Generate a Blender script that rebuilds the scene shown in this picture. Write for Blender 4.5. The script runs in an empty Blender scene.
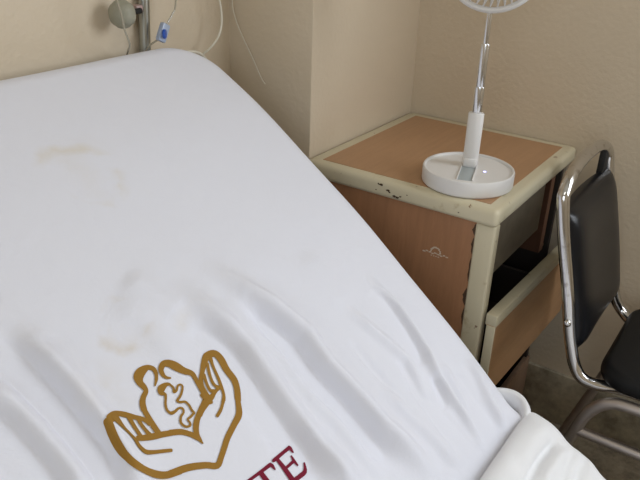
import bpy, bmesh, math, random
import numpy as np
from mathutils import Vector, Matrix
PI = math.pi
random.seed(7)
C = bpy.context.scene.collection
sc = bpy.context.scene

# ---------------- camera, world, lights, exposure ----------------
def camera():
    cam = bpy.data.cameras.new('camera'); o = bpy.data.objects.new('camera', cam); C.objects.link(o)
    yaw, pitch, roll = 0.9808, 0.4603, 0.0348
    cy, sy, cp, sp = math.cos(yaw), math.sin(yaw), math.cos(pitch), math.sin(pitch)
    f = Vector((sy*cp, cy*cp, -sp)); r = Vector((cy, -sy, 0)); u = r.cross(f)
    cr, sr = math.cos(roll), math.sin(roll)
    r2 = r*cr + u*sr; u2 = r*(-sr) + u*cr
    m = Matrix((r2, u2, -f)).transposed().to_4x4()
    m.translation = Vector((-1.6518, -0.8364, 1.2898))
    o.matrix_world = m
    cam.sensor_width = 36; cam.lens = 722.55/640*36; cam.clip_start = 0.02
    sc.camera = o
camera()
w = bpy.data.worlds.new('world'); sc.world = w; w.use_nodes = True
w.node_tree.nodes['Background'].inputs[0].default_value = (0.78, 0.9, 1.0, 1)
w.node_tree.nodes['Background'].inputs[1].default_value = 1.0
def area(name, loc, target, sx, sy_, power, col):
    l = bpy.data.lights.new(name, 'AREA'); l.shape = 'RECTANGLE'; l.size = sx; l.size_y = sy_
    l.energy = power; l.color = col
    o = bpy.data.objects.new(name, l); C.objects.link(o); o.location = loc
    o.rotation_euler = (Vector(target)-Vector(loc)).to_track_quat('-Z', 'Y').to_euler()
    return o
area('window_daylight', (-.06, -1.75, 1.55), (-1.8, -1.0, .8), 1.3, 0.9, 25.5, (0.89, 0.94, 1.0))
area('left_fill_light', (-3.5, -1.6, 1.7), (-1.0, -.6, 0.9), 1.6, 1.2, 14, (0.86, 0.93, 1.0))  # added fill from the left, lifts the faces turned that way
area('ceiling_fill_light', (-1.75, -1.3, 2.62), (-1.75, -1.3, 0), 1.2, 0.5, 6, (1.0, 0.97, 0.92))  # added neutral overhead fill, no known fixture
sc.view_settings.view_transform = 'Standard'; sc.view_settings.look = 'None'
sc.view_settings.gamma = 1; sc.view_settings.use_curve_mapping = False
sc.view_settings.exposure = 0.0

# ---------------- materials ----------------
def srgb(r, g, b):
    f = lambda c: (c/255/12.92 if c/255 <= .04045 else ((c/255+.055)/1.055)**2.4)
    return (f(r), f(g), f(b), 1)
class M:
    def __init__(s, name, col, rough=.5, metal=0, spec=.5):
        s.m = bpy.data.materials.new(name); s.m.use_nodes = True; s.nt = s.m.node_tree
        s.b = s.nt.nodes['Principled BSDF']
        s.b.inputs['Base Color'].default_value = col; s.b.inputs['Roughness'].default_value = rough
        s.b.inputs['Metallic'].default_value = metal; s.b.inputs['Specular IOR Level'].default_value = spec
        s.col = col; s.cur = None; s.bump = None
    def n(s, t, **k):
        x = s.nt.nodes.new(t)
        for a, v in k.items():
            if a in x.inputs: x.inputs[a].default_value = v
            else: setattr(x, a, v)
        return x
    def l(s, a, b): s.nt.links.new(a, b)
    def coord(s, scale=(1, 1, 1), kind='Object'):
        tc = s.n('ShaderNodeTexCoord'); mp = s.n('ShaderNodeMapping'); mp.inputs['Scale'].default_value = scale
        s.l(tc.outputs[kind], mp.inputs['Vector']); return mp.outputs[0]
    def noise(s, scale, detail=4, mapscale=(1, 1, 1), rough=.5, dist=0, kind='Object'):
        x = s.n('ShaderNodeTexNoise'); x.inputs['Scale'].default_value = scale; x.inputs['Detail'].default_value = detail
        x.inputs['Roughness'].default_value = rough; x.inputs['Distortion'].default_value = dist
        s.l(s.coord(mapscale, kind), x.inputs['Vector']); return x.outputs['Fac']
    def ramp(s, fac, stops):
        r = s.n('ShaderNodeValToRGB'); e = r.color_ramp.elements
        while len(e) < len(stops): e.new(.5)
        for i, (p, c) in enumerate(stops):
            e[i].position = p; e[i].color = c if len(c) == 4 else (*c, 1)
        s.l(fac, r.inputs[0]); return r.outputs[0]
    def mix(s, fac, col):
        """lay another colour over the base where fac is 1"""
        x = s.n('ShaderNodeMix'); x.data_type = 'RGBA'
        if s.cur: s.l(s.cur, x.inputs[6])
        else: x.inputs[6].default_value = s.col
        if isinstance(col, tuple): x.inputs[7].default_value = col
        else: s.l(col, x.inputs[7])
        if isinstance(fac, float): x.inputs[0].default_value = fac
        else: s.l(fac, x.inputs[0])
        s.cur = x.outputs[2]; s.l(s.cur, s.b.inputs['Base Color']); return s
    def bumps(s, fac, strength, dist=.002):
        b = s.n('ShaderNodeBump'); b.inputs['Strength'].default_value = strength; b.inputs['Distance'].default_value = dist
        s.l(fac, b.inputs['Height'])
        if s.bump: s.l(s.bump, b.inputs['Normal'])
        s.bump = b.outputs[0]; s.l(s.bump, s.b.inputs['Normal']); return s
BW = lambda a, b: [(a, (0, 0, 0, 1)), (b, (1, 1, 1, 1))]

def plaster(name, col, bump=.3, scale=100):
    m = M(name, col, .55, 0, .35)
    m.mix(m.ramp(m.noise(2.2, 5), [(.35, (0, 0, 0, 1)), (.75, (.35, .35, .35, 1))]), tuple(c*.86 for c in col[:3])+(1,))
    m.bumps(m.noise(scale, 3, rough=.45), bump, .004)
    m.bumps(m.noise(14, 3), .3, .005)
    return m
wall_m = plaster('cream wall paint', srgb(212, 197, 174))
W_LOW = wall_m
ceil_m = plaster('white ceiling paint', srgb(225, 222, 212), .2).m
def concrete(name, col):
    m = M(name, col, .42, 0, .4)
    m.mix(m.ramp(m.noise(16, 6, rough=.7), BW(.38, .62)), tuple(c*.5 for c in col[:3])+(1,))
    m.mix(m.ramp(m.noise(90, 4), [(.5, (0, 0, 0, 1)), (.75, (.5, .5, .5, 1))]), srgb(160, 150, 128))
    m.bumps(m.noise(40, 4), .25, .002)
    return m
floor_m = concrete('terrazzo floor', srgb(160, 146, 124)).m
skirt_m = concrete('cement skirting', srgb(186, 176, 154)).m
def wood(name, col, sc_=(1, 1, 1), dark=.78):
    m = M(name, col, .42, 0, .4)
    m.mix(m.ramp(m.noise(14, 5, sc_, .6, .4), BW(.35, .72)), tuple(c*dark for c in col[:3])+(1,))
    m.mix(m.ramp(m.noise(120, 2, sc_), [(.5, (0, 0, 0, 1)), (.8, (.35, .35, .35, 1))]), tuple(c*.7 for c in col[:3])+(1,))
    return m
wood_top_m = wood('orange beech laminate top', srgb(180, 140, 104), (.5, 6, 1), .9).m
wood_side_m = wood('orange beech laminate side', srgb(170, 124, 90), (3, 3, .35), .8).m
drawer_m = wood('orange laminate drawer', srgb(186, 144, 104), (.5, 3, 4), .86).m
brown_m = wood('brown inner board', srgb(104, 70, 52), (3, 3, .3)).m
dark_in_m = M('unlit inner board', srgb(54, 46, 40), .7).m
lower_m = wood('worn lower door', srgb(146, 118, 96), (3, 3, .4)).m
grey_m = M('grey inner drawer face', srgb(112, 102, 86), .6)
grey_m.mix(grey_m.ramp(grey_m.noise(30, 5), BW(.4, .8)), srgb(94, 84, 70)); grey_m = grey_m.m
cream = M('cream edging', srgb(206, 197, 170), .38, 0, .45)
cream.mix(cream.ramp(cream.noise(26, 6, rough=.6), [(.62, (0, 0, 0, 1)), (.72, (.6, .6, .6, 1))]), srgb(166, 146, 104))
cream.mix(cream.ramp(cream.noise(70, 3), [(.70, (0, 0, 0, 1)), (.74, (.8, .8, .8, 1))]), srgb(120, 84, 56))
cream.bumps(cream.noise(160, 2), .1, .001)
cream_m = cream.m
chip_m = M('dark chipped board', srgb(70, 52, 36), .8).m
scuff_m = M('pale sticker scuff', srgb(205, 190, 172), .7).m
white_m = M('white plastic', srgb(224, 222, 220), .35, 0, .5).m
slot_m = M('pale grey plastic', srgb(168, 176, 178), .4).m
chrome = M('chrome tube', (.62, .61, .6, 1), .14, 1)
chrome.mix(chrome.ramp(chrome.noise(55, 5), [(.58, (0, 0, 0, 1)), (.72, (.7, .7, .7, 1))]), (.26, .22, .19, 1))
chrome_m = chrome.m
steel_m = M('worn steel tube', (.46, .41, .38, 1), .42, .85).m
fan_chrome_m = M('telescopic chrome', (.75, .75, .76, 1), .16, 1).m
vinyl = M('black vinyl', srgb(14, 15, 19), .3, 0, .3); vinyl.bumps(vinyl.noise(400, 2), .12, .0006)
vinyl_m = vinyl.m
seat_v = M('black seat vinyl', srgb(15, 15, 16), .5, 0, .25); seat_v.bumps(seat_v.noise(300, 2), .12, .0006); seat_m = seat_v.m
rubber_m = M('black rubber', srgb(22, 21, 20), .7).m
pole_m = M('steel pole', (.42, .43, .40, 1), .3, 1).m
knob_m = M('grey green knob', srgb(150, 148, 132), .55)
knob_m.bumps(knob_m.noise(200, 2), .2, .001); knob_m = knob_m.m
tube_m = M('clear vinyl tubing', srgb(196, 190, 172), .2, 0, .6)
tube_m.b.inputs['Transmission Weight'].default_value = .45; tube_m = tube_m.m
cable_m = M('white cable', srgb(218, 212, 196), .4).m
blue_m = M('blue clamp wheel', srgb(38, 84, 178), .4).m
clamp_m = M('pale blue clamp body', srgb(186, 200, 226), .3); clamp_m.b.inputs['Transmission Weight'].default_value = .3; clamp_m = clamp_m.m
led = M('blue power light', srgb(150, 150, 255), .4)
led.b.inputs['Emission Color'].default_value = (.45, .45, 1, 1); led.b.inputs['Emission Strength'].default_value = 3.0; led_m = led.m
emblem_m = M('ochre print', srgb(150, 112, 50), .8, 0, .1)
emblem_m.mix(emblem_m.ramp(emblem_m.noise(900, 2), [(.55, (0, 0, 0, 1)), (.8, (.3, .3, .3, 1))]), srgb(176, 142, 84)); emblem_m = emblem_m.m
maroon_m = M('maroon print', srgb(118, 32, 52), .8, 0, .1).m
mat_m = M('mattress cover', srgb(90, 110, 120), .7).m
frame_m = M('cream painted bed frame', srgb(200, 194, 176), .4).m

def cloth(name, col, stains=()):
    m = M(name, col, .85, 0, .15)
    m.b.inputs['Sheen Weight'].default_value = .15
    uv = m.n('ShaderNodeTexCoord').outputs['UV']
    nz = m.n('ShaderNodeTexNoise'); nz.inputs['Scale'].default_value = 14; nz.inputs['Detail'].default_value = 4
    m.l(uv, nz.inputs['Vector'])
    for (x, y, r0, wd, amt, c) in stains:        # dried-water rings and blots, in sheet metres
        sub = m.n('ShaderNodeVectorMath', operation='SUBTRACT'); m.l(uv, sub.inputs[0]); sub.inputs[1].default_value = (x, y, 0)
        wob = m.n('ShaderNodeVectorMath', operation='MULTIPLY_ADD'); m.l(nz.outputs['Color'], wob.inputs[0])
        wob.inputs[1].default_value = (.06, .06, 0); m.l(sub.outputs[0], wob.inputs[2])
        off = m.n('ShaderNodeVectorMath', operation='SUBTRACT'); m.l(wob.outputs[0], off.inputs[0]); off.inputs[1].default_value = (.03, .03, 0)
        ln = m.n('ShaderNodeVectorMath', operation='LENGTH'); m.l(off.outputs[0], ln.inputs[0])
        d = m.n('ShaderNodeMath', operation='SUBTRACT'); m.l(ln.outputs['Value'], d.inputs[0]); d.inputs[1].default_value = r0
        a_ = m.n('ShaderNodeMath', operation='ABSOLUTE'); m.l(d.outputs[0], a_.inputs[0])
        mr = m.n('ShaderNodeMapRange'); m.l(a_.outputs[0], mr.inputs['Value'])
        mr.inputs['From Min'].default_value = 0; mr.inputs['From Max'].default_value = wd
        mr.inputs['To Min'].default_value = amt; mr.inputs['To Max'].default_value = 0
        mu = m.n('ShaderNodeMath', operation='MULTIPLY'); m.l(mr.outputs[0], mu.inputs[0])
        m.l(m.ramp(nz.outputs['Fac'], BW(.42, .6)), mu.inputs[1])
        m.mix(mu.outputs[0], c)
    wv = m.n('ShaderNodeTexNoise'); wv.inputs['Scale'].default_value = 260; wv.inputs['Detail'].default_value = 3; m.l(uv, wv.inputs['Vector'])
    m.bumps(wv.outputs['Fac'], .22, .0012)
    cr = m.n('ShaderNodeTexNoise'); cr.inputs['Scale'].default_value = 22; cr.inputs['Detail'].default_value = 6; cr.inputs['Distortion'].default_value = 1.2
    m.l(uv, cr.inputs['Vector']); m.bumps(cr.outputs['Fac'], .24, .006)
    return m
Y1 = srgb(206, 190, 150); Y2 = srgb(196, 176, 138)
sheet_m = cloth('white cotton sheet', srgb(224, 225, 234), [
    (-1.052, .685, .055, .016, .32, Y1), (-1.03, .70, .02, .05, .10, Y1),
    (-1.155, .455, .03, .012, .35, Y2), (-1.15, .45, 0, .05, .22, Y1), (-1.225, .41, 0, .045, .25, Y1), (-1.065, .415, 0, .035, .3, Y1)]).m
sheet2_m = cloth('white bunched cotton', srgb(230, 230, 232)).m

# ---------------- helpers ----------------
def tag(o, label=None, cat=None, group=None, kind=None):
    if label: o['label'] = label
    if cat: o['category'] = cat
    if group: o['group'] = group
    if kind: o['kind'] = kind
    return o
def thing(name, label, cat, loc=(0, 0, 0), group=None):
    o = bpy.data.objects.new(name, None); C.objects.link(o); o.location = loc; o.empty_display_size = .05
    return tag(o, label, cat, group)
def obj(name, bm, mat, parent=None, smooth=True, angle=40):
    me = bpy.data.meshes.new(name)
    bmesh.ops.recalc_face_normals(bm, faces=bm.faces)
    if smooth:
        for f in bm.faces: f.smooth = True
        lim = math.radians(angle)
        for e in bm.edges:
            if len(e.link_faces) == 2 and e.calc_face_angle(0) > lim: e.smooth = False
    bm.to_mesh(me); bm.free()
    for m in (mat if isinstance(mat, (list, tuple)) else [mat]): me.materials.append(m)
    o = bpy.data.objects.new(name, me); C.objects.link(o)
    if parent:
        o.parent = parent; o.location = -Vector(root_loc(parent))
    return o
def root_loc(p):
    v = Vector((0, 0, 0))
    while p: v += p.location; p = p.parent
    return v
def box(bm, x0, x1, y0, y1, z0, z1, bev=0, seg=2):
    r = bmesh.ops.create_cube(bm, size=1, matrix=Matrix.Translation(((x0+x1)/2, (y0+y1)/2, (z0+z1)/2)) @ Matrix.Diagonal((x1-x0, y1-y0, z1-z0, 1)))
    if bev:
        es = set(e for v in r['verts'] for e in v.link_edges)
        bmesh.ops.bevel(bm, geom=list(es), offset=bev, segments=seg, affect='EDGES', profile=.5)
    return bm
def bx(*a, **k): return box(bmesh.new(), *a, **k)
def catmull(pts, n=8, closed=False):
    P = [Vector(p) for p in pts]; out = []
    N = len(P)
    for i in range(N if closed else N-1):
        p0 = P[(i-1) % N] if closed or i > 0 else P[i]*2-P[i+1]
        p1 = P[i]; p2 = P[(i+1) % N]
        p3 = P[(i+2) % N] if closed or i+2 < N else P[i+1]*2-P[i]
        for k in range(n):
            t = k/n
            out.append(.5*((2*p1)+(p2-p0)*t+(2*p0-5*p1+4*p2-p3)*t*t+(3*p1-p0-3*p2+p3)*t**3))
    if not closed: out.append(P[-1])
    return out
def sweep(bm, path, r, seg=12, closed=False, flat=1.0, up=None, caps=True):
    """tube along path; r number or list; flat squeezes it across `up`"""
    path = [Vector(p) for p in path]; n = len(path); rings = []
    nrm = None
    for i, p in enumerate(path):
        a = path[(i-1) % n] if closed or i else path[0]
        b = path[(i+1) % n] if closed or i < n-1 else path[-1]
        t = (b-a).normalized()
        if up is not None:
            u = Vector(up); nrm = (u - t*u.dot(t))
            nrm = nrm.normalized() if nrm.length > 1e-4 else t.orthogonal().normalized()
        elif nrm is None: nrm = t.orthogonal().normalized()
        else: nrm = (nrm - t*nrm.dot(t)).normalized()
        bn = t.cross(nrm); rr = r[i] if isinstance(r, (list, tuple)) else r
        rings.append([bm.verts.new(p + nrm*math.cos(2*PI*k/seg)*rr*flat + bn*math.sin(2*PI*k/seg)*rr) for k in range(seg)])
    for i in range(n if closed else n-1):
        A, B = rings[i], rings[(i+1) % n]
        for k in range(seg):
            bm.faces.new((A[k], A[(k+1) % seg], B[(k+1) % seg], B[k]))
    if caps and not closed: bm.faces.new(rings[0][::-1]); bm.faces.new(rings[-1])
    return bm
def lathe(bm, prof_, c, axis=None, seg=48, close=True):
    """prof_: (radius, height) list round the axis through c"""
    q = Vector((0, 0, 1)).rotation_difference(Vector(axis)) if axis else None
    rings = []
    for r, z in prof_:
        ring = []
        for k in range(seg):
            v = Vector((r*math.cos(2*PI*k/seg), r*math.sin(2*PI*k/seg), z))
            if q: v = q @ v
            ring.append(bm.verts.new(v+Vector(c)))
        rings.append(ring)
    for A, B in zip(rings, rings[1:]):
        for k in range(seg): bm.faces.new((A[k], A[(k+1) % seg], B[(k+1) % seg], B[k]))
    if close: bm.faces.new(rings[0][::-1]); bm.faces.new(rings[-1])
    return bm
def struct(name, bm, m, **k): return tag(obj(name, bm, m, **k), kind='structure')


# ---------------- bed surface ----------------
# ---------- profile of the raised bed, in the plane across the bed ----------
HY,HZ=-0.565,0.487          # hinge line
S_TOP=.872                  # where the crest starts to roll over
XL,XR=-1.50,-0.614
RE=0.038                    # roll radius of the edges
RC=.06                     # corner radius seen from above
_N=2000;_S=np.linspace(-1.4,1.3,_N)
def _th(s):
    t=np.clip((s+0.035)/0.05,0,1);t=t*t*(3-2*t)
    g=np.clip((-s-.03)/0.04,0,1)*np.clip((s+0.32)/0.08,0,1)
    return np.radians(25.0*g+t*(42.0-14.0*np.clip(s/0.9,0,1)**1.3))
_t=_th(_S);_d=_S[1]-_S[0]
_Y=np.cumsum(np.cos(_t))*_d;_Z=np.cumsum(np.sin(_t))*_d
_Y+=HY-np.interp(0,_S,_Y);_Z+=HZ-np.interp(0,_S,_Z)
def prof(s): return np.interp(s,_S,_Y),np.interp(s,_S,_Z),np.interp(s,_S,_t)
def slab(a,b,h,xl=XL,xr=XR,stop=S_TOP,re=RE,rc=RC):
    """sheet parameters -> world; a,b may overshoot the edges, h is height over the surface"""
    a=np.asarray(a,float);b=np.asarray(b,float)
    xr=xr-0.15*np.clip(-b-.03,0,.2)
    cx=(xl+xr)/2;hx=(xr-xl)/2-re
    qa=np.maximum(np.abs(a-cx)-(hx-rc),0);qb=np.maximum(b-(stop-rc),0)
    q=np.hypot(qa,qb);e=np.maximum(q-rc,0);qs=np.where(q>1e-9,q,1)
    da=np.sign(a-cx)*qa/qs;db=qb/qs
    arc=re*math.pi/2
    th=np.minimum(e/re,math.pi/2);rest=np.maximum(e-arc,0)
    out=re*np.sin(th)+h*np.sin(th);drop=re*(1-np.cos(th))+rest-h*np.cos(th)
    A=a-da*e+da*out;B=b-db*e+db*out
    y,z,t=prof(B)
    return A,y+np.sin(t)*drop,z-np.cos(t)*drop
# ---------- folds: ridges along polylines in sheet parameters ----------
def seg_ridge(a,b,pts,w,amp):
    a=np.asarray(a,float);out=np.zeros_like(a)
    best=np.full(a.shape,1e9);bt=np.zeros_like(a)
    L=[0]
    for p,q in zip(pts[:-1],pts[1:]): L.append(L[-1]+math.hypot(q[0]-p[0],q[1]-p[1]))
    for i,(p,q) in enumerate(zip(pts[:-1],pts[1:])):
        dx,dy=q[0]-p[0],q[1]-p[1];l2=dx*dx+dy*dy
        t=np.clip(((a-p[0])*dx+(b-p[1])*dy)/l2,0,1)
        d=np.hypot(a-p[0]-t*dx,b-p[1]-t*dy)
        m=d<best;best=np.where(m,d,best);bt=np.where(m,(L[i]+t*math.sqrt(l2))/L[-1],bt)
    fade=np.clip(np.minimum(bt,1-bt)*4,0,1);fade=fade*fade*(3-2*fade)
    return amp*fade*np.exp(-(best/w)**2)

# print and creases, in sheet metres (across, up the sheet)
EMBLEM=[[[-1.2567,0.3707,0.0101],[-1.26,0.3559,0.00855],[-1.2617,0.3407,0.00783],[-1.262,0.3253,0.00712],[-1.2573,0.3094,0.00919],[-1.2429,0.2938,0.01],[-1.2303,0.2835,0.00921],[-1.213,0.2765,0.0082]],[[-1.2252,0.2813,0.00962],[-1.2026,0.274,0.00922],[-1.1823,0.2629,0.00859],[-1.1702,0.2537,0.00856],[-1.1585,0.2586,0.00813],[-1.1478,0.2644,0.00836],[-1.1346,0.2716,0.00864],[-1.1162,0.2785,0.00878],[-1.1003,0.2849,0.01026],[-1.0897,0.2959,0.01019],[-1.0816,0.3059,0.00885]],[[-1.086,0.3004,0.01109],[-1.0768,0.3111,0.0103],[-1.071,0.3241,0.0112],[-1.0707,0.3406,0.01157],[-1.0675,0.3575,0.01237],[-1.0705,0.3678,0.0112],[-1.0831,0.37,0.01096],[-1.0955,0.364,0.00935],[-1.1065,0.356,0.00695],[-1.116,0.3478,0.00676],[-1.1205,0.3387,0.00761],[-1.1224,0.3261,0.00866],[-1.1239,0.3192,0.00866]],[[-1.1272,0.3331,0.00613],[-1.126,0.3245,0.01197],[-1.1367,0.3198,0.0096],[-1.1507,0.3139,0.00821],[-1.1612,0.3061,0.0086],[-1.1665,0.2976,0.007],[-1.1677,0.2856,0.00113]],[[-1.2326,0.3362,0.00715],[-1.2159,0.3282,0.0085],[-1.2029,0.3227,0.00793],[-1.1919,0.3175,0.00755],[-1.1807,0.3122,0.00661]],[[-1.1938,0.3189,0.00813],[-1.1819,0.3121,0.00793],[-1.1741,0.3036,0.00749],[-1.169,0.2953,0.00811],[-1.1676,0.285,0.0009]],[[-1.1723,0.3757,0.00129],[-1.1636,0.3834,0.00466],[-1.1601,0.3928,0.0067],[-1.1651,0.3994,0.00754],[-1.1753,0.3994,0.01247],[-1.1832,0.3957,0.01348],[-1.1861,0.3888,0.00999],[-1.1853,0.3817,0.00812],[-1.1869,0.376,0.00676],[-1.194,0.3721,0.00725],[-1.1998,0.3665,0.00859],[-1.2032,0.3594,0.00867]],[[-1.2017,0.3658,0.00624],[-1.2037,0.3556,0.00742],[-1.2049,0.3448,0.00755],[-1.2061,0.3341,0.0085],[-1.2061,0.3249,0.00755]],[[-1.2532,0.3709,0.01171],[-1.2388,0.3732,0.00835],[-1.2284,0.3682,0.00824],[-1.2186,0.3584,0.00661],[-1.2108,0.3498,0.00594],[-1.2088,0.3416,0.00494]],[[-1.2442,0.3687,0.01538],[-1.242,0.3552,0.00719],[-1.2389,0.3455,0.00517],[-1.2373,0.3362,0.00628],[-1.2382,0.3278,0.00709],[-1.2348,0.3187,0.00671],[-1.2261,0.3129,0.0053],[-1.2157,0.3072,0.00479],[-1.2063,0.3018,0.00453]],[[-1.2247,0.3633,0.00664],[-1.2263,0.3507,0.00596],[-1.2269,0.3409,0.00564],[-1.2273,0.3344,0.0064]],[[-1.2166,0.3548,0.00532],[-1.2174,0.3462,0.00399],[-1.2171,0.3358,0.00548],[-1.2163,0.3307,0.00604]],[[-1.0802,0.3651,0.00672],[-1.0867,0.3513,0.00564],[-1.0915,0.3373,0.00565],[-1.0963,0.3258,0.0053],[-1.1008,0.3164,0.00471],[-1.1061,0.3107,0.00416]],[[-1.1015,0.3154,0.00402],[-1.1084,0.3098,0.00441],[-1.1184,0.3036,0.00479],[-1.128,0.3003,0.00478]],[[-1.0911,0.3617,0.00579],[-1.0987,0.3494,0.00389],[-1.1033,0.337,0.00391],[-1.1022,0.3303,0.0055],[-1.0994,0.3266,0.00634]],[[-1.1068,0.3522,0.00446],[-1.1115,0.341,0.00372],[-1.1133,0.3312,0.00393],[-1.1093,0.3277,0.0052]],[[-1.098,0.3268,0.00467],[-1.1084,0.3261,0.0052],[-1.118,0.3232,0.00761],[-1.1257,0.3223,0.00866]],[[-1.1487,0.3727,0.00164],[-1.1529,0.3759,0.00329],[-1.1546,0.3812,0.00632],[-1.1526,0.3881,0.00748],[-1.1456,0.3921,0.00867],[-1.1392,0.3885,0.01025],[-1.1329,0.3799,0.01219],[-1.1269,0.3705,0.01019],[-1.1203,0.3625,0.00822],[-1.1204,0.3546,0.00714],[-1.1227,0.3441,0.0063],[-1.1246,0.3314,0.00597],[-1.1257,0.3223,0.00727],[-1.1406,0.3183,0.00877],[-1.1471,0.3148,0.00809]],[[-1.1545,0.3668,0.00193],[-1.1595,0.3692,0.00599],[-1.1679,0.3683,0.01019],[-1.1713,0.3642,0.00822],[-1.1686,0.3599,0.00387],[-1.1712,0.3555,0.00258],[-1.1764,0.3494,0.00258],[-1.1792,0.3427,0.00287],[-1.1771,0.3365,0.0028],[-1.1715,0.3357,0.00225],[-1.1655,0.3365,0.00193],[-1.1624,0.3358,0.00127]],[[-1.1554,0.3677,0.00225],[-1.1538,0.3607,0.00225],[-1.1566,0.3561,0.00322],[-1.1524,0.3559,0.00225],[-1.1472,0.3595,0.00197],[-1.1433,0.359,0.00197],[-1.1424,0.3555,0.0021],[-1.1481,0.3503,0.00232],[-1.1547,0.3468,0.00263],[-1.1604,0.3451,0.00263],[-1.1582,0.3413,0.00263],[-1.1524,0.338,0.00236],[-1.1511,0.3319,0.00264],[-1.152,0.3257,0.00258],[-1.1518,0.3208,0.00263]],[[-1.1783,0.3376,0.00274],[-1.172,0.3362,0.00255],[-1.1644,0.3363,0.0021],[-1.1611,0.333,0.00233],[-1.1631,0.3289,0.00205],[-1.1697,0.3265,0.00242],[-1.1744,0.3209,0.00274],[-1.1728,0.3139,0.00242],[-1.1674,0.3113,0.00242],[-1.1647,0.3138,0.00205],[-1.1645,0.319,0.00198],[-1.159,0.3194,0.00228],[-1.1518,0.3206,0.00235]]]
LETTER_E=[[[-1.103,0.2122,0.00198],[-1.0999,0.2122,0.00324],[-1.0787,0.2107,0.00326],[-1.0656,0.2101,0.00356]],[[-1.0656,0.2117,0.00167],[-1.0657,0.2085,0.00387],[-1.0658,0.2023,0.00158]],[[-1.0954,0.2112,0.00517],[-1.0955,0.1956,0.00663],[-1.0964,0.182,0.00712],[-1.0965,0.1733,0.00696]],[[-1.0915,0.1946,0.00253],[-1.0777,0.1936,0.00283],[-1.0743,0.1934,0.00237]],[[-1.0715,0.2004,0.00119],[-1.0727,0.1932,0.00317],[-1.0722,0.1861,0.00158]],[[-1.1006,0.178,0.00309],[-1.0918,0.1761,0.00414],[-1.0807,0.1746,0.00519],[-1.0685,0.1739,0.00442],[-1.0616,0.1822,0.00158]]]
LETTER_T=[[[-1.157,0.2157,0.00257],[-1.146,0.2149,0.00251],[-1.1275,0.213,0.00295],[-1.1087,0.2113,0.00356]],[[-1.1085,0.2125,0.00154],[-1.1083,0.2088,0.00377],[-1.1082,0.2031,0.00113]],[[-1.1281,0.2124,0.00642],[-1.128,0.1984,0.00657],[-1.1278,0.1844,0.00657]]]
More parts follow.
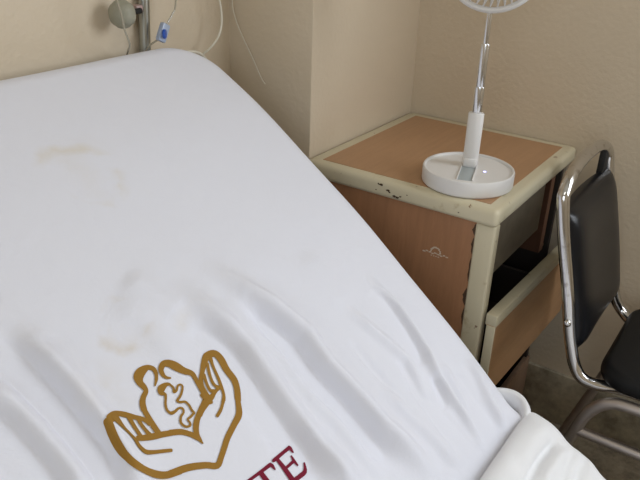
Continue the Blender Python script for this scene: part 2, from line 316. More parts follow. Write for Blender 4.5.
FOLDS=[[[[-1.0532,0.485],[-1.043,0.4526],[-1.0352,0.3951],[-1.0302,0.3451],[-1.0335,0.3043],[-1.0373,0.2346],[-1.0359,0.1811],[-1.026,0.1285],[-1.0179,0.0579]],0.016,0.0085],[[[-0.9872,0.4926],[-0.9738,0.4498],[-0.9507,0.3812],[-0.9314,0.3184],[-0.9349,0.2636],[-0.9264,0.1936],[-0.9214,0.1458],[-0.8939,0.065],[-0.8719,0.0081]],0.014,0.009],[[[-1.0056,0.4383],[-0.9994,0.4112],[-0.988,0.3506],[-0.9831,0.3032],[-0.9886,0.2367],[-0.9798,0.1881],[-0.975,0.1169],[-0.9726,0.0731]],0.01,0.0035],[[[-1.0674,0.4358],[-1.0632,0.3971],[-1.0528,0.3585],[-1.0545,0.3088],[-1.0578,0.2728],[-1.0593,0.2216],[-1.0469,0.1533],[-1.0426,0.1245]],0.016,-0.008],[[[-0.9842,0.4159],[-0.9765,0.3622],[-0.9638,0.306],[-0.967,0.2616],[-0.9534,0.2002],[-0.95,0.1336],[-0.9322,0.0779]],0.013,-0.007],[[[-0.7244,0.3392],[-0.7249,0.3072],[-0.721,0.2627],[-0.7258,0.2191],[-0.7347,0.1727],[-0.7492,0.1408],[-0.7559,0.0913],[-0.7549,0.0181],[-0.7625,-0.0192]],0.006,0.005],[[[-0.7429,0.3057],[-0.7441,0.2707],[-0.7458,0.2301],[-0.7534,0.1876],[-0.7639,0.1536]],0.011,-0.005],[[[-0.8182,0.3242],[-0.8054,0.2671],[-0.7919,0.2197],[-0.7817,0.184],[-0.7932,0.1418],[-0.8049,0.0819]],0.007,0.0028],[[[-0.6553,0.1206],[-0.6634,0.079],[-0.6792,0.041],[-0.6857,0.0038],[-0.6907,-0.0251]],0.007,0.004],[[[-0.7014,0.1163],[-0.7136,0.0727],[-0.7266,0.021],[-0.7226,-0.016]],0.008,-0.003],[[[-1.27,0.5288],[-1.2671,0.4865],[-1.2605,0.4324],[-1.2592,0.3769],[-1.2623,0.316],[-1.2687,0.2648]],0.014,0.009],[[[-1.2954,0.5286],[-1.2902,0.4888],[-1.2848,0.4322],[-1.2797,0.3698],[-1.2782,0.3234],[-1.2836,0.2829]],0.014,-0.009],[[[-1.3358,0.5028],[-1.3276,0.4601],[-1.3176,0.407],[-1.3143,0.3497],[-1.3191,0.2906]],0.012,0.006],[[[-1.349,0.4633],[-1.3474,0.4169],[-1.3426,0.3703],[-1.3462,0.3243]],0.012,-0.006],[[[-0.858,0.1912],[-0.8562,0.1433],[-0.843,0.079],[-0.8269,0.0027]],0.009,0.003],[[[-0.7898,0.2085],[-0.7982,0.1585],[-0.798,0.087],[-0.7902,0.0151]],0.009,-0.0025],[[[-1.1463,0.4995],[-1.1283,0.4594],[-1.124,0.4122],[-1.1252,0.369]],0.014,0.002],[[[-0.8162,0.4262],[-0.8143,0.3527],[-0.8175,0.2997]],0.02,0.0015],[[[-1.1108,0.5236],[-1.0941,0.4799],[-1.0755,0.4264]],0.016,0.0025],[[[-0.945,0.4102],[-0.9259,0.3471],[-0.9026,0.2739]],0.006,0.0012],[[[-0.8582,0.2769],[-0.8559,0.2126],[-0.8497,0.1485],[-0.8453,0.0898]],0.006,-0.0018],[[[-0.8139,0.1642],[-0.8123,0.102],[-0.8113,0.039]],0.006,-0.002],[[[-0.7167,0.1459],[-0.7249,0.0999],[-0.7399,0.0495]],0.006,0.002],[[[-0.7512,0.142],[-0.7652,0.1108],[-0.7825,0.0827]],0.005,-0.003],[[[-1.0399,0.2363],[-1.0348,0.1755],[-1.0359,0.1196]],0.006,0.0015],[[[-1.2797,0.5725],[-1.2606,0.5233],[-1.2504,0.4795]],0.012,0.0015]]
BFOLDS=[[[[-0.6467,-0.0872],[-0.6814,-0.0831],[-0.7251,-0.0796],[-0.7784,-0.0816],[-0.8232,-0.0793]],0.0055,-0.012],[[[-0.6529,-0.1059],[-0.6926,-0.1016],[-0.7358,-0.0997],[-0.7787,-0.1026]],0.009,0.007],[[[-0.6437,-0.0657],[-0.7032,-0.061],[-0.7761,-0.062]],0.012,0.006],[[[-0.6313,-0.1422],[-0.6667,-0.1411],[-0.7168,-0.1442]],0.009,-0.006],[[[-0.6416,-0.1198],[-0.693,-0.1195],[-0.742,-0.1272]],0.006,-0.004]]
# ---------------- the setting ----------------
CEIL = 2.7
struct('floor', bx(-3.75, .15, -3.15, .35, -.1, 0), floor_m, smooth=False)
struct('ceiling', bx(-3.75, .15, -3.15, .35, CEIL, CEIL+.1), ceil_m, smooth=False)
struct('wall_niche', bx(-.454, .15, 0, .35, 0, CEIL, .004), wall_m.m, smooth=True)
struct('wall_head', bx(-3.75, -.454, .218, .35, 0, CEIL), wall_m.m, smooth=False)
bm = bmesh.new()                                   # right wall with its window, behind the camera's right shoulder
WY0, WY1, WZ0, WZ1 = -2.45, -1.05, 1.05, 2.4
for y0, y1, z0, z1 in ((WY1, 0, 0, CEIL), (-3.15, WY0, 0, CEIL), (WY0, WY1, 0, WZ0), (WY0, WY1, WZ1, CEIL)): box(bm, 0, .15, y0, y1, z0, z1)
struct('wall_right', bm, wall_m.m, smooth=False)
bm = bmesh.new()
for y0, y1, z0, z1 in ((-.8, .218, 0, CEIL), (-3.15, -2.4, 0, CEIL), (-2.4, -.8, 0, WZ0), (-2.4, -.8, WZ1, CEIL)): box(bm, -3.75, -3.6, y0, y1, z0, z1)
struct('wall_left', bm, wall_m.m, smooth=False)
bm = bmesh.new()
for y in (-2.37, -1.6, -.83): box(bm, -3.69, -3.64, y-.03, y+.03, WZ0, WZ1)
for z in (WZ0+.03, WZ1-.03): box(bm, -3.69, -3.64, -2.4, -.8, z-.03, z+.03)
struct('added_left_window', bm, cream_m, smooth=False)  # unseen window, made up to go with the left fill
struct('wall_rear', bx(-3.6, 0, -3.15, -3.0, 0, CEIL), wall_m.m, smooth=False)
bm = bmesh.new()
for y in (WY0+.03, (WY0+WY1)/2, WY1-.03): box(bm, .04, .09, y-.03, y+.03, WZ0, WZ1)
for z in (WZ0+.03, WZ1-.03): box(bm, .04, .09, WY0, WY1, z-.03, z+.03)
struct('window_1', bm, cream_m, smooth=False)
bm = bmesh.new()
box(bm, -.012, 0, -3.0, -.002, 0, .155, .003)
struct('baseboard_right', bm, skirt_m)
struct('baseboard_head', bx(-3.6, -.456, .206, .218, 0, .155, .003), skirt_m)

# ---------------- bedside cabinet in the corner ----------------
cab = thing('bedside_cabinet', 'wood-grain bedside cabinet with chipped cream edging and a crooked open drawer in the room corner', 'cabinet', (-.235, -.22, 0))
X0, X1, Y0, ZT, ZB = -.477, -.006, -.437, .764, .728
top = obj('top_edging', bx(X0, X1, Y0, -.003, ZB, ZT, .011, 4), cream_m, cab)
tag(top, 'chipped cream edge band round the top')
bm = bx(X0+.025, X1-.030, Y0+.026, -.034, ZT-.004, ZT+.0008)
obj('top_panel', bm, wood_top_m, cab, smooth=False)
# chips knocked out of the near edge
rng = random.Random(4)
for (y, z, r) in ((-.187, .757, .0035), (-.192, .7555, .003), (-.207, .747, .003), (-.211, .744, .002), (-.222, .738, .003), (-.229, .7375, .0035), (-.236, .741, .002), (-.25, .748, .0012), (-.18, .742, .0012), (-.36, .742, .0012)):
    bm = bmesh.new(); vs = []
    for k in range(9):
        q = r*rng.uniform(.6, 1.25); vs.append((y+q*1.3*math.cos(k*2*PI/9), z+q*.8*math.sin(k*2*PI/9)))
    A = [bm.verts.new((X0-.0006+(.003 if c > ZT-.007 else 0), b, c)) for b, c in vs]; B = [bm.verts.new((X0+.006, b, c)) for b, c in vs]
    bm.faces.new(A)
    for k in range(9): bm.faces.new((A[k], A[(k+1) % 9], B[(k+1) % 9], B[k]))
    obj('edge_chip', bm, chip_m, cab, smooth=False)
# near side
obj('side_panel', bx(X0+.012, X0+.030, Y0+.030, -.004, .06, ZB), wood_side_m, cab, smooth=False)
obj('corner_post', bx(X0+.009, X0+.036, Y0+.004, Y0+.044, .0, ZB, .005, 3), cream_m, cab)
for (a, b) in ((X0+.009, X0+.036), (X1-.036, X1-.002)):
    obj('corner_post', bx(a, b, -.044, -.004, .0, ZB, .005, 3), cream_m, cab)
# ragged strip where the laminate has broken off beside the post
bm = bmesh.new()
for (z0, z1, w_) in ((.700, .724, .005), (.66, .695, .0035), (.60, .652, .003), (.545, .585, .006), (.50, .54, .003)):
    n = 7; L = []
    for k in range(n+1):
        z = z0+(z1-z0)*k/n; L.append((z, w_*math.sin(PI*k/n)**.5*rng.uniform(.5, 1.2)))
    fr = [bm.verts.new((X0+.0112, Y0+.0435, z)) for z, q in L]; bk = [bm.verts.new((X0+.0112, Y0+.0445+q, z)) for z, q in L]
    f2 = [bm.verts.new((X0+.0128, Y0+.0435, z)) for z, q in L]; b2 = [bm.verts.new((X0+.0128, Y0+.0445+q, z)) for z, q in L]
    for k in range(n):
        bm.faces.new((fr[k], fr[k+1], bk[k+1], bk[k])); bm.faces.new((bk[k], bk[k+1], b2[k+1], b2[k]))
obj('edge_damage', bm, chip_m, cab, smooth=False)
# pale scuffed sticker remnant on the near side
bm = bmesh.new()
def blot(cy, cz, ry, rz, n=12):
    A = []; 
    for k in range(n):
        q = rng.uniform(.65, 1.2); A.append(bm.verts.new((X0+.0113, cy+ry*q*math.cos(2*PI*k/n), cz+rz*q*math.sin(2*PI*k/n))))
    B = [bm.verts.new((X0+.0125, v.co.y, v.co.z)) for v in A]
    bm.faces.new(A)
    for k in range(n): bm.faces.new((A[k], A[(k+1) % n], B[(k+1) % n], B[k]))
for k in range(9):
    a = PI*k/8; blot(-.318+.010*math.cos(a), .640+.010*math.sin(a), .0022, .0018, 7)
for k in range(9): blot(-.343+.0062*k, .6365+.0015*math.sin(k*2.1), .0036, .0014, 7)
for k in range(4): blot(-.325+.005*k, .631, .0018, .001, 6)
obj('sticker_scuff', bm, scuff_m, cab, smooth=False)
# carcass
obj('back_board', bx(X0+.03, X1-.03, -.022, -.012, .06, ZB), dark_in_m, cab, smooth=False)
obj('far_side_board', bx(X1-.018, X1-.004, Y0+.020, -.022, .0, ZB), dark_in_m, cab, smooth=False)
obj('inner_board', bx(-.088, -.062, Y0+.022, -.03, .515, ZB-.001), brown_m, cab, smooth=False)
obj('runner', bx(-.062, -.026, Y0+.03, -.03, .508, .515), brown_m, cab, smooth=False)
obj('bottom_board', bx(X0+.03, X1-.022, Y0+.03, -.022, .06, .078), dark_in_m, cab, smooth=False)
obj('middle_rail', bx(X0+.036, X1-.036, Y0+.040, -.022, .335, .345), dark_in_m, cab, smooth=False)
gf = obj('inner_drawer_face', bx(X0+.034, -.158, Y0+.014, Y0+.024, .606, ZB-.002, .001), grey_m, cab)
tag(gf, 'bare grey face of the upper drawer')
# drawer pulled out crooked
dr = obj('drawer', bmesh.new(), drawer_m, cab)
P0 = Vector((X0+.010, -.4435, 0)); P1 = Vector((X1-.01, -.459, 0)); dx = (P1-P0).normalized(); dn = Vector((dx.y, -dx.x, 0))
L = (P1-P0).length
def dbox(u0, u1, v0, v1, z0, z1, bev=0):
    bm = bx(u0, u1, v0, v1, z0, z1, bev)
    m = Matrix(((dx.x, dn.x, 0, P0.x), (dx.y, dn.y, 0, P0.y), (0, 0, 1, 0), (0, 0, 0, 1)))
    for v in bm.verts: v.co = m @ v.co
    return bm
bm = dbox(0, L, 0, .017, .342, .522); t_ = bpy.data.meshes.new('drawer'); bmesh.ops.recalc_face_normals(bm, faces=bm.faces); bm.to_mesh(t_); bm.free()
t_.materials.append(drawer_m); dr.data = t_
tag(dr, 'orange drawer front with a cream capped rim')
bm = dbox(0, L, -.004, .0195, .519, .545, .003)
obj('drawer_rim', bm, cream_m, dr)
bm = bmesh.new()
obj('drawer_edging', dbox(-.001, .004, 0, .0182, .343, .521, .001), cream_m, dr)
bm = bx(X0+.045, -.11, Y0+.01, -.07, .36, .366)
box(bm, X0+.045, X0+.055, Y0+.01, -.07, .36, .47); box(bm, -.12, -.11, Y0+.01, -.07, .36, .47); box(bm, X0+.045, -.11, -.08, -.07, .36, .47)
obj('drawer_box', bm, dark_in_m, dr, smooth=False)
obj('lower_door', bx(X0+.036, X1-.004, Y0+.014, Y0+.028, .05, .178, .002), lower_m, cab)
obj('plinth', bx(X0+.036, X1-.020, Y0+.03, Y0+.042, 0, .06), lower_m, cab, smooth=False)

# ---------------- folding fan on the cabinet ----------------
fx, fy, fz = -.378, -.329, ZT+.0008
fan = thing('desk_fan', 'white telescopic folding fan with a round base standing on the bedside cabinet', 'fan', (fx, fy, fz))
vd = Vector((-.95, -.30, 0)).normalized()          # the way the fan faces
sd = Vector((-vd.y, vd.x, 0))
FR = .0895
bm = lathe(bmesh.new(), [(FR-.004, 0), (FR-.001, .002), (FR, .005), (FR, .029), (FR-.0012, .0318), (FR-.003, .0325), (FR-.0052, .0315), (FR-.006, .028), (.0, .0275)], (fx, fy, fz), seg=72, close=False)
bmesh.ops.remove_doubles(bm, verts=bm.verts, dist=1e-5)
obj('base', bm, white_m, fan)
def fan_box(c, u0, u1, v0, v1, z0, z1, bev=.001):   # u along the facing direction, v sideways
    bm = bx(u0, u1, v0, v1, z0, z1, bev)
    m = Matrix(((vd.x, sd.x, 0, c[0]), (vd.y, sd.y, 0, c[1]), (0, 0, 1, c[2]), (0, 0, 0, 1)))
    for v in bm.verts: v.co = m @ v.co
    return bm
fc = (fx, fy, fz)
sb = obj('stem_slot', fan_box(fc, -.012, .066, -.0135, .0135, .0272, .0281, .0003), slot_m, fan)
tag(sb, 'grey recess the stem folds into')
bm = fan_box(fc, -.014, .066, .0135, .0155, .0272, .0305, .0004)
box_ = fan_box(fc, -.014, .066, -.0155, -.0135, .0272, .0305, .0004); tmp = bpy.data.meshes.new('rail'); box_.to_mesh(tmp); box_.free(); bm.from_mesh(tmp); bpy.data.meshes.remove(tmp)
obj('slot_rail', bm, white_m, fan)
obj('hinge_block', fan_box(fc, -.034, -.008, -.013, .013, .027, .046, .004), white_m, fan)
lp = Vector(fc)+vd*.004+sd*.032
obj('power_light', lathe(bmesh.new(), [(.0028, 0), (.0028, .0008), (.0001, .0009)], lp+Vector((0, 0, .0275)), seg=16), led_m, fan)
sx_, sy_ = fx-vd.x*.021, fy-vd.y*.021
def post(r, z0, z1, mat, name, flat=.7):
    return obj(name, sweep(bmesh.new(), [(sx_, sy_, fz+z0), (sx_, sy_, fz+z0+.002), (sx_, sy_, fz+z1-.002), (sx_, sy_, fz+z1)], [r*.93, r, r, r*.93], 28, flat=flat, up=vd), mat, fan)
post(.0152, .03, .136, white_m, 'stem_sleeve', .7)
post(.0094, .133, .186, fan_chrome_m, 'stem_tube')
post(.0082, .184, .266, fan_chrome_m, 'stem_tube')
post(.0050, .264, .330, fan_chrome_m, 'stem_rod')
HC = Vector((sx_, sy_, fz+.330+.085))+vd*.012
tilt = (vd+Vector((0, 0, .10))).normalized(); upv = Vector((0, 0, 1)); upv = (upv-tilt*upv.dot(tilt)).normalized(); sv = tilt.cross(upv)
def hp(r, a, d): return HC+(upv*math.cos(a)+sv*math.sin(a))*r+tilt*d
hd = obj('cage', sweep(bmesh.new(), [hp(.0865, 2*PI*k/64, -.004) for k in range(64)], .0058, 10, True, flat=1.7, up=tilt), white_m, fan)
bm = bmesh.new()
for k in range(40):
    a = 2*PI*k/40
    path = []
    for j in range(9):
        t = j/8; path.append(hp(.020+(.084-.020)*t, a+.35*(1-t), .024*(1-t**3)))
    sweep(bm, path, .0012, 5)
sweep(bm, [hp(.053, 2*PI*k/40, .0185) for k in range(40)], .0012, 5, True)
obj('front_grille', bm, white_m, hd)
bm = bmesh.new()
for k in range(40):
    a = 2*PI*k/40
    sweep(bm, [hp(.022+(.084-.022)*j/6, a, -.006-.026*(1-(j/6)**3)) for j in range(7)], .0012, 5)
obj('rear_grille', bm, white_m, hd)
obj('hub_cap', lathe(bmesh.new(), [(.0215, -.003), (.0215, .002), (.019, .004), (.001, .0045)], HC+tilt*.022, tilt, 32), white_m, hd)
obj('motor', lathe(bmesh.new(), [(.018, -.022), (.025, -.018), (.026, .0), (.022, .004)], HC-tilt*.030, tilt, 32), white_m, fan)
bl = bmesh.new(); lathe(bl, [(.012, -.012), (.013, .01), (.009, .013)], HC, tilt, 24)
for k in range(3):
    a0 = 2*PI*k/3; G_ = []
    for i in range(9):
        r = .012+.062*i/8; w_ = .42+.30*math.sin(PI*i/8); row = []
        for j in range(7): row.append(bl.verts.new(hp(r, a0+w_*(j/6-.5)+.3*i/8, -.008+.016*(j/6))))
        G_.append(row)
    for i in range(8):
        for j in range(6): bl.faces.new((G_[i][j], G_[i+1][j], G_[i+1][j+1], G_[i][j+1]))
bo = obj('blades', bl, white_m, fan); md = bo.modifiers.new('s', 'SOLIDIFY'); md.thickness = .0014

# ---------------- chrome chair by the cabinet ----------------
ch = thing('chair', 'chrome tube chair with black vinyl back and seat standing by the right wall', 'chair', (-.27, -.85, 0))
XN, XF = -.426, -.125; XC = (XN+XF)/2; HW = (XF-XN)/2
side = [(-.525, .81), (-.534, .78), (-.541, .75), (-.553, .70), (-.566, .65), (-.578, .60), (-.589, .55), (-.600, .51), (-.613, .475), (-.632, .452), (-.66, .441), (-.72, .438), (-.85, .438), (-1.0, .438)]
arch_ = []
for k in range(1, 16):
    a = PI-PI*k/16; c, s = math.cos(a), math.sin(a)
    arch_.append((XC+HW*math.copysign(abs(c)**.85, c), -.533+.008*s, .782+.060*abs(s)**.85))
tuck = lambda z, y: .034*max(0, min(1, (-.640-y)/.05))
pts = [(XN+tuck(z, y), y, z) for y, z in reversed(side[2:])]+arch_+[(XF-tuck(z, y), y, z) for y, z in side[2:]]
fr = obj('back_frame', sweep(bmesh.new(), catmull(pts, 5), .0118, 14), chrome_m, ch)
tag(fr, 'bent chrome hoop')
def side_at(z):
    zs = [p[1] for p in side][::-1]; ys = [p[0] for p in side][::-1]
    return float(np.interp(z, zs[3:], ys[3:]))
# padded back
bm = bmesh.new(); nx, nz = 22, 26; z0, z1 = .503, .772; F = []; Bk = []
for j in range(nz+1):
    tz = j/nz; z = z0+(z1-z0)*tz; rf = []; rb = []
    for i in range(nx+1):
        tx = i/nx; e = (1-abs(2*tx-1)**6)**.5*(1-abs(2*tz-1)**8)**.5
        x = XC+(HW-.003)*(2*tx-1)*(1-.03*abs(2*tz-1)**6); y = side_at(z)
        bow = .012*(1-(2*tx-1)**2)
        rf.append(bm.verts.new((x, y-.004-.028*e+bow*.6, z))); rb.append(bm.verts.new((x, y+.004+.012*e+bow, z)))
    F.append(rf); Bk.append(rb)
for j in range(nz):
    for i in range(nx):
        bm.faces.new((F[j][i], F[j][i+1], F[j+1][i+1], F[j+1][i])); bm.faces.new((Bk[j][i], Bk[j+1][i], Bk[j+1][i+1], Bk[j][i+1]))
for j in range(nz):
    bm.faces.new((F[j][0], F[j+1][0], Bk[j+1][0], Bk[j][0])); bm.faces.new((F[j][nx], Bk[j][nx], Bk[j+1][nx], F[j+1][nx]))
for i in range(nx):
    bm.faces.new((F[0][i], Bk[0][i], Bk[0][i+1], F[0][i+1])); bm.faces.new((F[nz][i], F[nz][i+1], Bk[nz][i+1], Bk[nz][i]))
bp = obj('backrest', bm, vinyl_m, ch, angle=60)
for x in (XN, XF):
    o = obj('back_bolt', lathe(bmesh.new(), [(.0075, 0), (.0075, .002), (.005, .005), (.001, .006)], (x+(-.0115 if x == XN else .0115), side_at(.565), .565), (-1 if x == XN else 1, 0, 0), 20), chrome_m, ch)
obj('top_strap', bx(XF-.045, XF-.012, -.536, -.522, .765, .822, .004), rubber_m, ch)
# seat pad
bm = bx(XN-.008, XF+.008, -1.08, -.652, .448, .488)
bmesh.ops.bevel(bm, geom=[e for e in bm.edges if abs(e.verts[0].co.z-e.verts[1].co.z) > .01], offset=.06, segments=8, affect='EDGES', profile=.5)
bmesh.ops.bevel(bm, geom=[e for e in bm.edges if abs(e.verts[0].co.z-e.verts[1].co.z) < .001 and len(e.link_faces) == 2 and e.calc_face_angle(0) > .8], offset=.017, segments=5, affect='EDGES', profile=.5)
obj('seat', bm, seat_m, ch)
for k, x in enumerate((XN-.006, XF+.006)):
    arc = [(x, -.548, .012), (x, -.575, .10), (x, -.612, .225), (x, -.638, .318), (x, -.652, .370), (x, -.668, .402), (x, -.692, .424), (x, -.73, .432), (x, -.86, .433), (x, -.96, .432), (x, -.995, .420), (x, -1.02, .385), (x, -1.036, .34), (x, -1.055, .22), (x, -1.075, .10), (x, -1.09, .012)]
    lg = obj('leg_frame', sweep(bmesh.new(), catmull(arc, 5), .0118, 12), steel_m, ch)
    for e in (arc[0], arc[-1]):
        obj('rubber_foot', lathe(bmesh.new(), [(.014, 0), (.0145, .004), (.0135, .022)], (e[0], e[1], 0), seg=20), rubber_m, lg)
    obj('side_stretcher', sweep(bmesh.new(), [(x, -.642, .336), (x, -1.038, .336)], .0105, 12), steel_m, ch)
obj('cross_stretcher', sweep(bmesh.new(), [(XN, -1.03, .36), (XF, -1.03, .36)], .008, 12), steel_m, ch)

# ---------------- bed ----------------
bed = thing('hospital_bed', 'hospital bed with its back raised standing beside the bedside cabinet', 'bed', (-1.04, -.9, 0))
def slab_mesh(a_, b_, hf, uvs=True, **k):
    A, B = np.meshgrid(a_, b_); Hh = hf(A, B)
    X, Y, Z = slab(A, B, Hh, **k)
    ny, nx = A.shape; me = bpy.data.meshes.new('m')
    co = np.stack([X, Y, Z], -1).reshape(-1, 3)
    idx = np.arange(ny*nx).reshape(ny, nx)
    fc_ = np.stack([idx[:-1, :-1], idx[:-1, 1:], idx[1:, 1:], idx[1:, :-1]], -1).reshape(-1, 4)
    me.from_pydata(co.tolist(), [], fc_.tolist())
    uv = me.uv_layers.new(name='UVMap'); ab_ = np.stack([A, B], -1).reshape(-1, 2)
    li = np.empty(len(me.loops), dtype=np.int32); me.loops.foreach_get('vertex_index', li)
    uv.data.foreach_set('uv', ab_[li].astype(np.float32).ravel())
    me.polygons.foreach_set('use_smooth', np.ones(len(me.polygons), dtype=bool))
    return me
def link(name, me, mat, parent=None):
    me.name = name; me.materials.append(mat); o = bpy.data.objects.new(name, me); C.objects.link(o)
    if parent: o.parent = parent; o.location = -root_loc(parent)
    return o
def soft(a, b, seed, f1, amp):
    r = np.random.RandomState(seed); out = np.zeros_like(a)
    for i in range(10):
        fx_, fy_ = r.uniform(-1, 1, 2)*f1; out += np.sin(a*fx_+b*fy_+r.uniform(0, 6.28))*amp/(1+i*.3)
    return out
def sheet_h(a, b):
    h = .004+soft(a, b, 3, 26, .0007)+soft(a, b, 5, 9, .0009)
    for pts, w_, am in FOLDS: h = h+seg_ridge(a, b, pts, w_*1.4, am*FS)
    # gathers fanning out of the hinge
    env = np.exp(-np.clip(b, 0, 2)/.09)*np.clip(b/.01, 0, 1)
    h = h+env*.0014*np.sin(a*95+3*np.sin(a*17)+b*18)
    return np.maximum(h, .0008)
FS = 2.9
MT = .07
def matt():
    st = .878; a_ = np.concatenate([np.linspace(XL-.10, XL+.12, 34), np.linspace(XL+.13, XR-.13, 40), np.linspace(XR-.12, XR+.10, 34)])
    b_ = np.concatenate([np.linspace(-1.10, .70, 90), np.linspace(.71, st+.05, 40)])
    return slab_mesh(a_, b_, lambda a, b: a*0-.002)
mo = link('mattress', matt(), mat_m, bed)
md = mo.modifiers.new('s', 'SOLIDIFY'); md.thickness = .012; md.offset = -1
# backrest frame and base frame under the mattress
def along(b, d):
    y, z, t = prof(b); return float(y+math.sin(t)*d), float(z-math.cos(t)*d)
bm = bmesh.new()
for x in (XL+.10, XR-.10):
    sweep(bm, [(x,)+along(.02+.77*k/10, .13) for k in range(11)], .014, 12)
for b in (.05, .25, .45, .65, .78): 
    y, z = along(b, .13); sweep(bm, [(XL+.10, y, z), (XR-.10, y, z)], .012, 12)
obj('backrest_frame', bm, frame_m, bed)
bm = bmesh.new()
for x in (XL+.08, XR-.08): box(bm, x-.02, x+.02, -1.85, .10, .25, .30, .004)
for y in (-1.83, -.9, .08): box(bm, XL+.08, XR-.08, y-.02, y+.02, .25, .30, .004)
obj('base_frame', bm, frame_m, bed)
bm = bmesh.new(); box(bm, XL+.08, XR-.08, -1.66, -.60, .335, .355, .004)
obj('mattress_support', bm, frame_m, bed)
for x in (XL+.08, XR-.08):
    for y in (-1.80, .05):
        lg = obj('leg', sweep(bmesh.new(), [(x, y, .06), (x, y, .27)], .02, 16), frame_m, bed)
        obj('castor', lathe(bmesh.new(), [(.02, -.012), (.032, -.012), (.035, -.006), (.035, .006), (.032, .012), (.02, .012)], (x, y, .035), (1, 0, 0), 28), rubber_m, lg)
for x in (XL+.08, XR-.08):
    for y in (-1.45,): obj('support_strut', sweep(bmesh.new(), [(x, y, .29), (x, y, .345)], .012, 10), frame_m, bed)
for x in (XL+.10, XR-.10):
    y, z = along(.45, .13); obj('lifting_strut', sweep(bmesh.new(), [(x, -.30, .29), (x, y, z)], .010, 10), frame_m, bed)

# fitted sheet over the raised back
def rng_(a, b, n): return np.linspace(a, b, n)
a_ = np.concatenate([rng_(XL-.10, XL+.05, 20), rng_(XL+.055, XR-.06, 290), rng_(XR-.058, XR+.12, 70)])
b_ = np.concatenate([rng_(-1.09, -.14, 60), rng_(-.135, .83, 330), rng_(.832, S_TOP+.058, 40)])
sh = link('bed_sheet', slab_mesh(a_, b_, sheet_h), sheet_m)
tag(sh, 'white stained bed sheet with ochre hands emblem and maroon letters stretched over the raised bed', 'sheet')
def on_sheet(a, b, off=.0011):
    h = sheet_h(np.array([a]), np.array([b]))+off
    x, y, z = slab(np.array([a]), np.array([b]), h); return Vector((float(x[0]), float(y[0]), float(z[0])))
def ribbons(strokes, n=4, wmul=1.0, off=.0011):
    bm = bmesh.new()
    for si, st in enumerate(strokes):
        P_ = catmull([(p[0], p[1], p[2]) for p in st], n)
        if len(P_) < 2: continue
        rows = []
        for i, p in enumerate(P_):
            a = P_[max(i-1, 0)]; b = P_[min(i+1, len(P_)-1)]
            t = Vector((b.x-a.x, b.y-a.y)); t = t.normalized() if t.length else Vector((1, 0)); nn = Vector((-t.y, t.x)); w_ = (max(p.z, .0008)*wmul+(.0009 if p.z < .0045 else 0))*.5
            rows.append([(p.x+nn.x*w_*s, p.y+nn.y*w_*s) for s in (-1, -.5, 0, .5, 1)])
        for end in (0, -1):                           # rounded ends
            p = P_[end]; q = P_[1 if end == 0 else -2]; t = Vector((p.x-q.x, p.y-q.y)).normalized()
            w_ = (max(p.z, .0008)*wmul+(.0009 if p.z < .0045 else 0))*.5; nn = Vector((-t.y, t.x)); ex = []
            for f in ((.5, .86), (.85, .5)):
                c = Vector((p.x, p.y))+t*w_*f[0]*.8; sgn = 1 if end == -1 else -1
                ex.append([(c.x+nn.x*w_*f[1]*s*sgn, c.y+nn.y*w_*f[1]*s*sgn) for s in (-1, -.5, 0, .5, 1)])
            if end == 0: rows = ex[::-1]+rows
            else: rows = rows+ex
        V = [[bm.verts.new(on_sheet(x, y, off+si*.00001)) for x, y in r] for r in rows]
        for i in range(len(V)-1):
            for j in range(4): bm.faces.new((V[i][j], V[i][j+1], V[i+1][j+1], V[i+1][j]))
    for f in bm.faces: f.smooth = True
    return bm
em = obj('printed_emblem', ribbons(EMBLEM, wmul=.92), emblem_m, sh, angle=180)
tag(em, 'ochre printed emblem of two cupped hands round a family')
for nm, L_ in (('printed_letter', LETTER_T), ('printed_letter', LETTER_E)):
    tag(obj(nm, ribbons(L_, wmul=1.15), maroon_m, sh, angle=180), 'maroon printed letter '+('T' if L_ is LETTER_T else 'E'))

# second sheet bunched over the flat part
def bunch_h(a, b):
    v = -b
    h = .009+.007*(1-np.exp(-np.clip(v-.030, 0, 9)/.010))+.009*np.exp(-((v-.045)/.022)**2)*np.clip((XR-.03-a)/.06, 0, 1)+soft(a, b, 11, 42, .0012)+soft(a, b, 12, 20, .0020)
    wr = a*.8+v*.6+.02*np.sin(v*31)+.015*np.sin(a*23)
    h = h+.0036*np.sin(wr*62)*np.clip((v-.03)/.06, 0, 1)*(.6+.5*np.sin(a*19+v*27+1))+.0016*np.sin((a*.5-v)*88+2*np.sin(a*21))
    for pts, w_, am in BFOLDS: h = h+seg_ridge(a, b, pts, w_, am)
    return np.maximum(h, .008)
a2 = np.concatenate([rng_(XL+.12, XR-.30, 70), rng_(XR-.298, XR+.16, 170)])
b2 = rng_(-.028, -.75, 240)[::-1]
bs = link('bunched_sheet', slab_mesh(a2, b2, bunch_h, xr=XR+.004), sheet2_m)
tag(bs, 'creased white sheet bunched on the flat part of the bed below the raised back', 'sheet')
md = bs.modifiers.new('s', 'SOLIDIFY'); md.thickness = .002; md.offset = -1
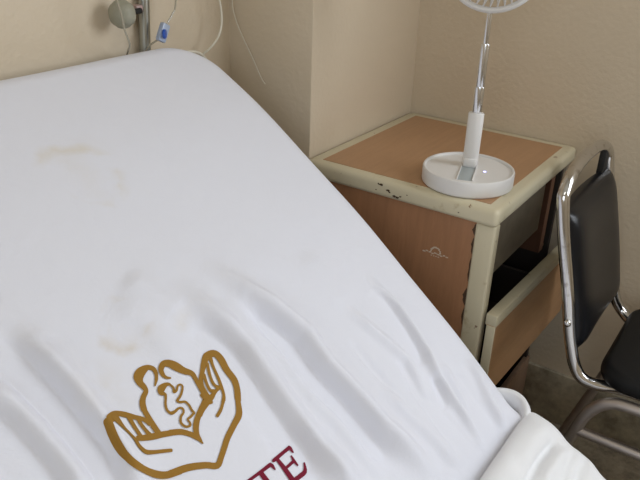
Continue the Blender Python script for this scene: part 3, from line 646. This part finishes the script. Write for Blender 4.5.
# standing fold at the corner where the bed bends
rim = catmull([(-.620, -.498, .480), (-.610, -.522, .490), (-.601, -.544, .493), (-.601, -.563, .493), (-.610, -.579, .491), (-.630, -.591, .488), (-.656, -.597, .484), (-.680, -.601, .478)], 8)
bm = bmesh.new(); rows = []
n = len(rim)
for i, p in enumerate(rim):
    a = rim[max(i-1, 0)]; b = rim[min(i+1, n-1)]; t = (b-a); t.z = 0; t.normalize(); o_ = Vector((t.y, -t.x, 0))*-1
    s = math.sin(PI*min(1, i/(n-1)*1.0))**.5
    row = []
    for (d, dz) in ((.004, -.085), (.010, -.055), (.011, -.028), (.009, -.008), (.004, 0), (-.001, .001), (-.006, -.003), (-.009, -.012), (-.012, -.030), (-.016, -.060)):
        row.append(bm.verts.new(p+o_*d*(.4+.6*s)+Vector((0, 0, dz))))
    rows.append(row)
for i in range(n-1):
    for j in range(len(rows[0])-1): bm.faces.new((rows[i][j], rows[i][j+1], rows[i+1][j+1], rows[i+1][j]))
fo = obj('standing_fold', bm, sheet2_m, bs, angle=180)

# ---------------- drip pole, knob, tubing ----------------
iv = thing('drip_pole', 'steel drip pole standing behind the head of the bed', 'pole', (-.766, .198, 0))
obj('pole', sweep(bmesh.new(), [(-.766, .2045, .03), (-.707, .2045, 1.00), (-.670, .2045, 1.62)], .0105, 18), pole_m, iv)
obj('hook', sweep(bmesh.new(), catmull([(-.672, .2045, 1.60), (-.669, .2, 1.66), (-.67, .180, 1.69), (-.645, .172, 1.67), (-.64, .168, 1.65)], 6), .004, 10), pole_m, iv)
obj('foot', lathe(bmesh.new(), [(.018, 0), (.018, .03), (.012, .04)], (-.766, .198, 0), seg=20), pole_m, iv)
kb = thing('clamp_knob', 'round grey green plastic clamp knob screwed to the side of the drip pole', 'knob', (-.774, .180, 1.073))
kc = Vector((-.774, .180, 1.073)); kd = Vector((1, .12, 0)).normalized()
bm = bmesh.new(); rings = []
for j in range(15):
    t = j/14; z = -.023+.040*t; r0 = .0245*(1-abs(2*t-1.05)**2.6)**.5 if abs(2*t-1.05) < 1 else .002
    ring = []
    for k in range(60):
        a = 2*PI*k/60; r = r0*(1-.045*(.5-.5*math.cos(6*a))**2)
        q = Vector((0, 0, 1)).rotation_difference(kd); ring.append(bm.verts.new(kc+q @ Vector((r*math.cos(a), r*math.sin(a), z))))
    rings.append(ring)
for A, B in zip(rings, rings[1:]):
    for k in range(60): bm.faces.new((A[k], A[(k+1) % 60], B[(k+1) % 60], B[k]))
bm.faces.new(rings[0]); bm.faces.new(rings[-1])
obj('grip', bm, knob_m, kb)
obj('screw', lathe(bmesh.new(), [(.005, .012), (.005, .046)], kc, kd, 18), rubber_m, kb)
obj('clamp_block', bx(-.7310, -.7150, .192, .208, 1.067, 1.081, .003), M('pinkish worn clamp', srgb(176, 150, 146), .4).m, kb)

def tube(name, pts, r, mat, label, cat, group=None, n=8):
    o = obj(name, sweep(bmesh.new(), catmull(pts, n), r, 8), mat)
    return tag(o, label, cat, group)
tube('drip_tube', [(-.78, .17, 1.65), (-.80, .16, 1.40), (-.822, .135, 1.18), (-.822, .135, 1.110), (-.817, .135, 1.085), (-.810, .137, 1.055), (-.797, .143, 1.030), (-.778, .170, 1.012), (-.757, .200, .992), (-.755, .206, .96), (-.755, .206, .90)], .0017, tube_m, 'thin clear drip tube looping down in front of the round clamp knob', 'tube')
tube('drip_line', [(-.60, .160, 1.65), (-.62, .165, 1.45), (-.645, .168, 1.20), (-.657, .168, 1.085), (-.668, .168, 1.062), (-.690, .167, 1.040), (-.702, .167, 1.024), (-.713, .190, 1.005), (-.710, .206, .97), (-.690, .206, .88)], .0016, tube_m, 'thin clear drip line running through the blue roller clamp', 'tube')
rc = thing('roller_clamp', 'small pale clamp with a blue wheel on the drip line right of the drip pole', 'clamp', (-.697, .165, 1.033))
cdir = Vector((.014, 0, .026)).normalized(); cs = Vector((cdir.z, 0, -cdir.x))
def cbox(u, v, h, bev, off=Vector((0, 0, 0))):
    bm = bx(-u, u, -v, v, -h, h, bev)
    m = Matrix(((cs.x, 0, cdir.x, 0), (0, 1, 0, 0), (cs.z, 0, cdir.z, 0), (0, 0, 0, 1))); c = Vector((-.697, .165, 1.033))+off
    for p in bm.verts: p.co = (m @ p.co)+c
    return bm
obj('clamp_body', cbox(.0095, .0055, .017, .003), clamp_m, rc)
obj('wheel', lathe(bmesh.new(), [(.0075, -.0025), (.0085, -.001), (.0085, .001), (.0075, .0025)], Vector((-.7005, .1575, 1.032)), (.5, -.8, 0), 24), blue_m, rc)
tube('white_cable', [(-.60, .175, 1.50), (-.560, .172, 1.25), (-.541, .172, 1.105), (-.530, .172, 1.060), (-.529, .172, 1.028), (-.540, .172, 1.003), (-.556, .180, .982), (-.572, .196, .962), (-.59, .206, .93), (-.60, .207, .85)], .0022, cable_m, 'white cable hanging in a curve beside the wall corner', 'cable')
tube('flat_cable', [(-.69, .160, .985), (-.665, .160, .989), (-.640, .160, .990), (-.612, .160, .984), (-.590, .162, .968), (-.58, .166, .95)], .0028, cable_m, 'short white cable lying along the top edge of the raised bed', 'cable')
tube('thin_cord', [(-.458, .200, 1.50), (-.459, .203, 1.25), (-.460, .203, 1.075), (-.460, .196, 1.030), (-.460, .178, .995), (-.459, .150, .950), (-.458, .128, .912), (-.457, .118, .90)], .0012, cable_m, 'thin pale cord hanging slack against the side of the wall projection', 'cord')
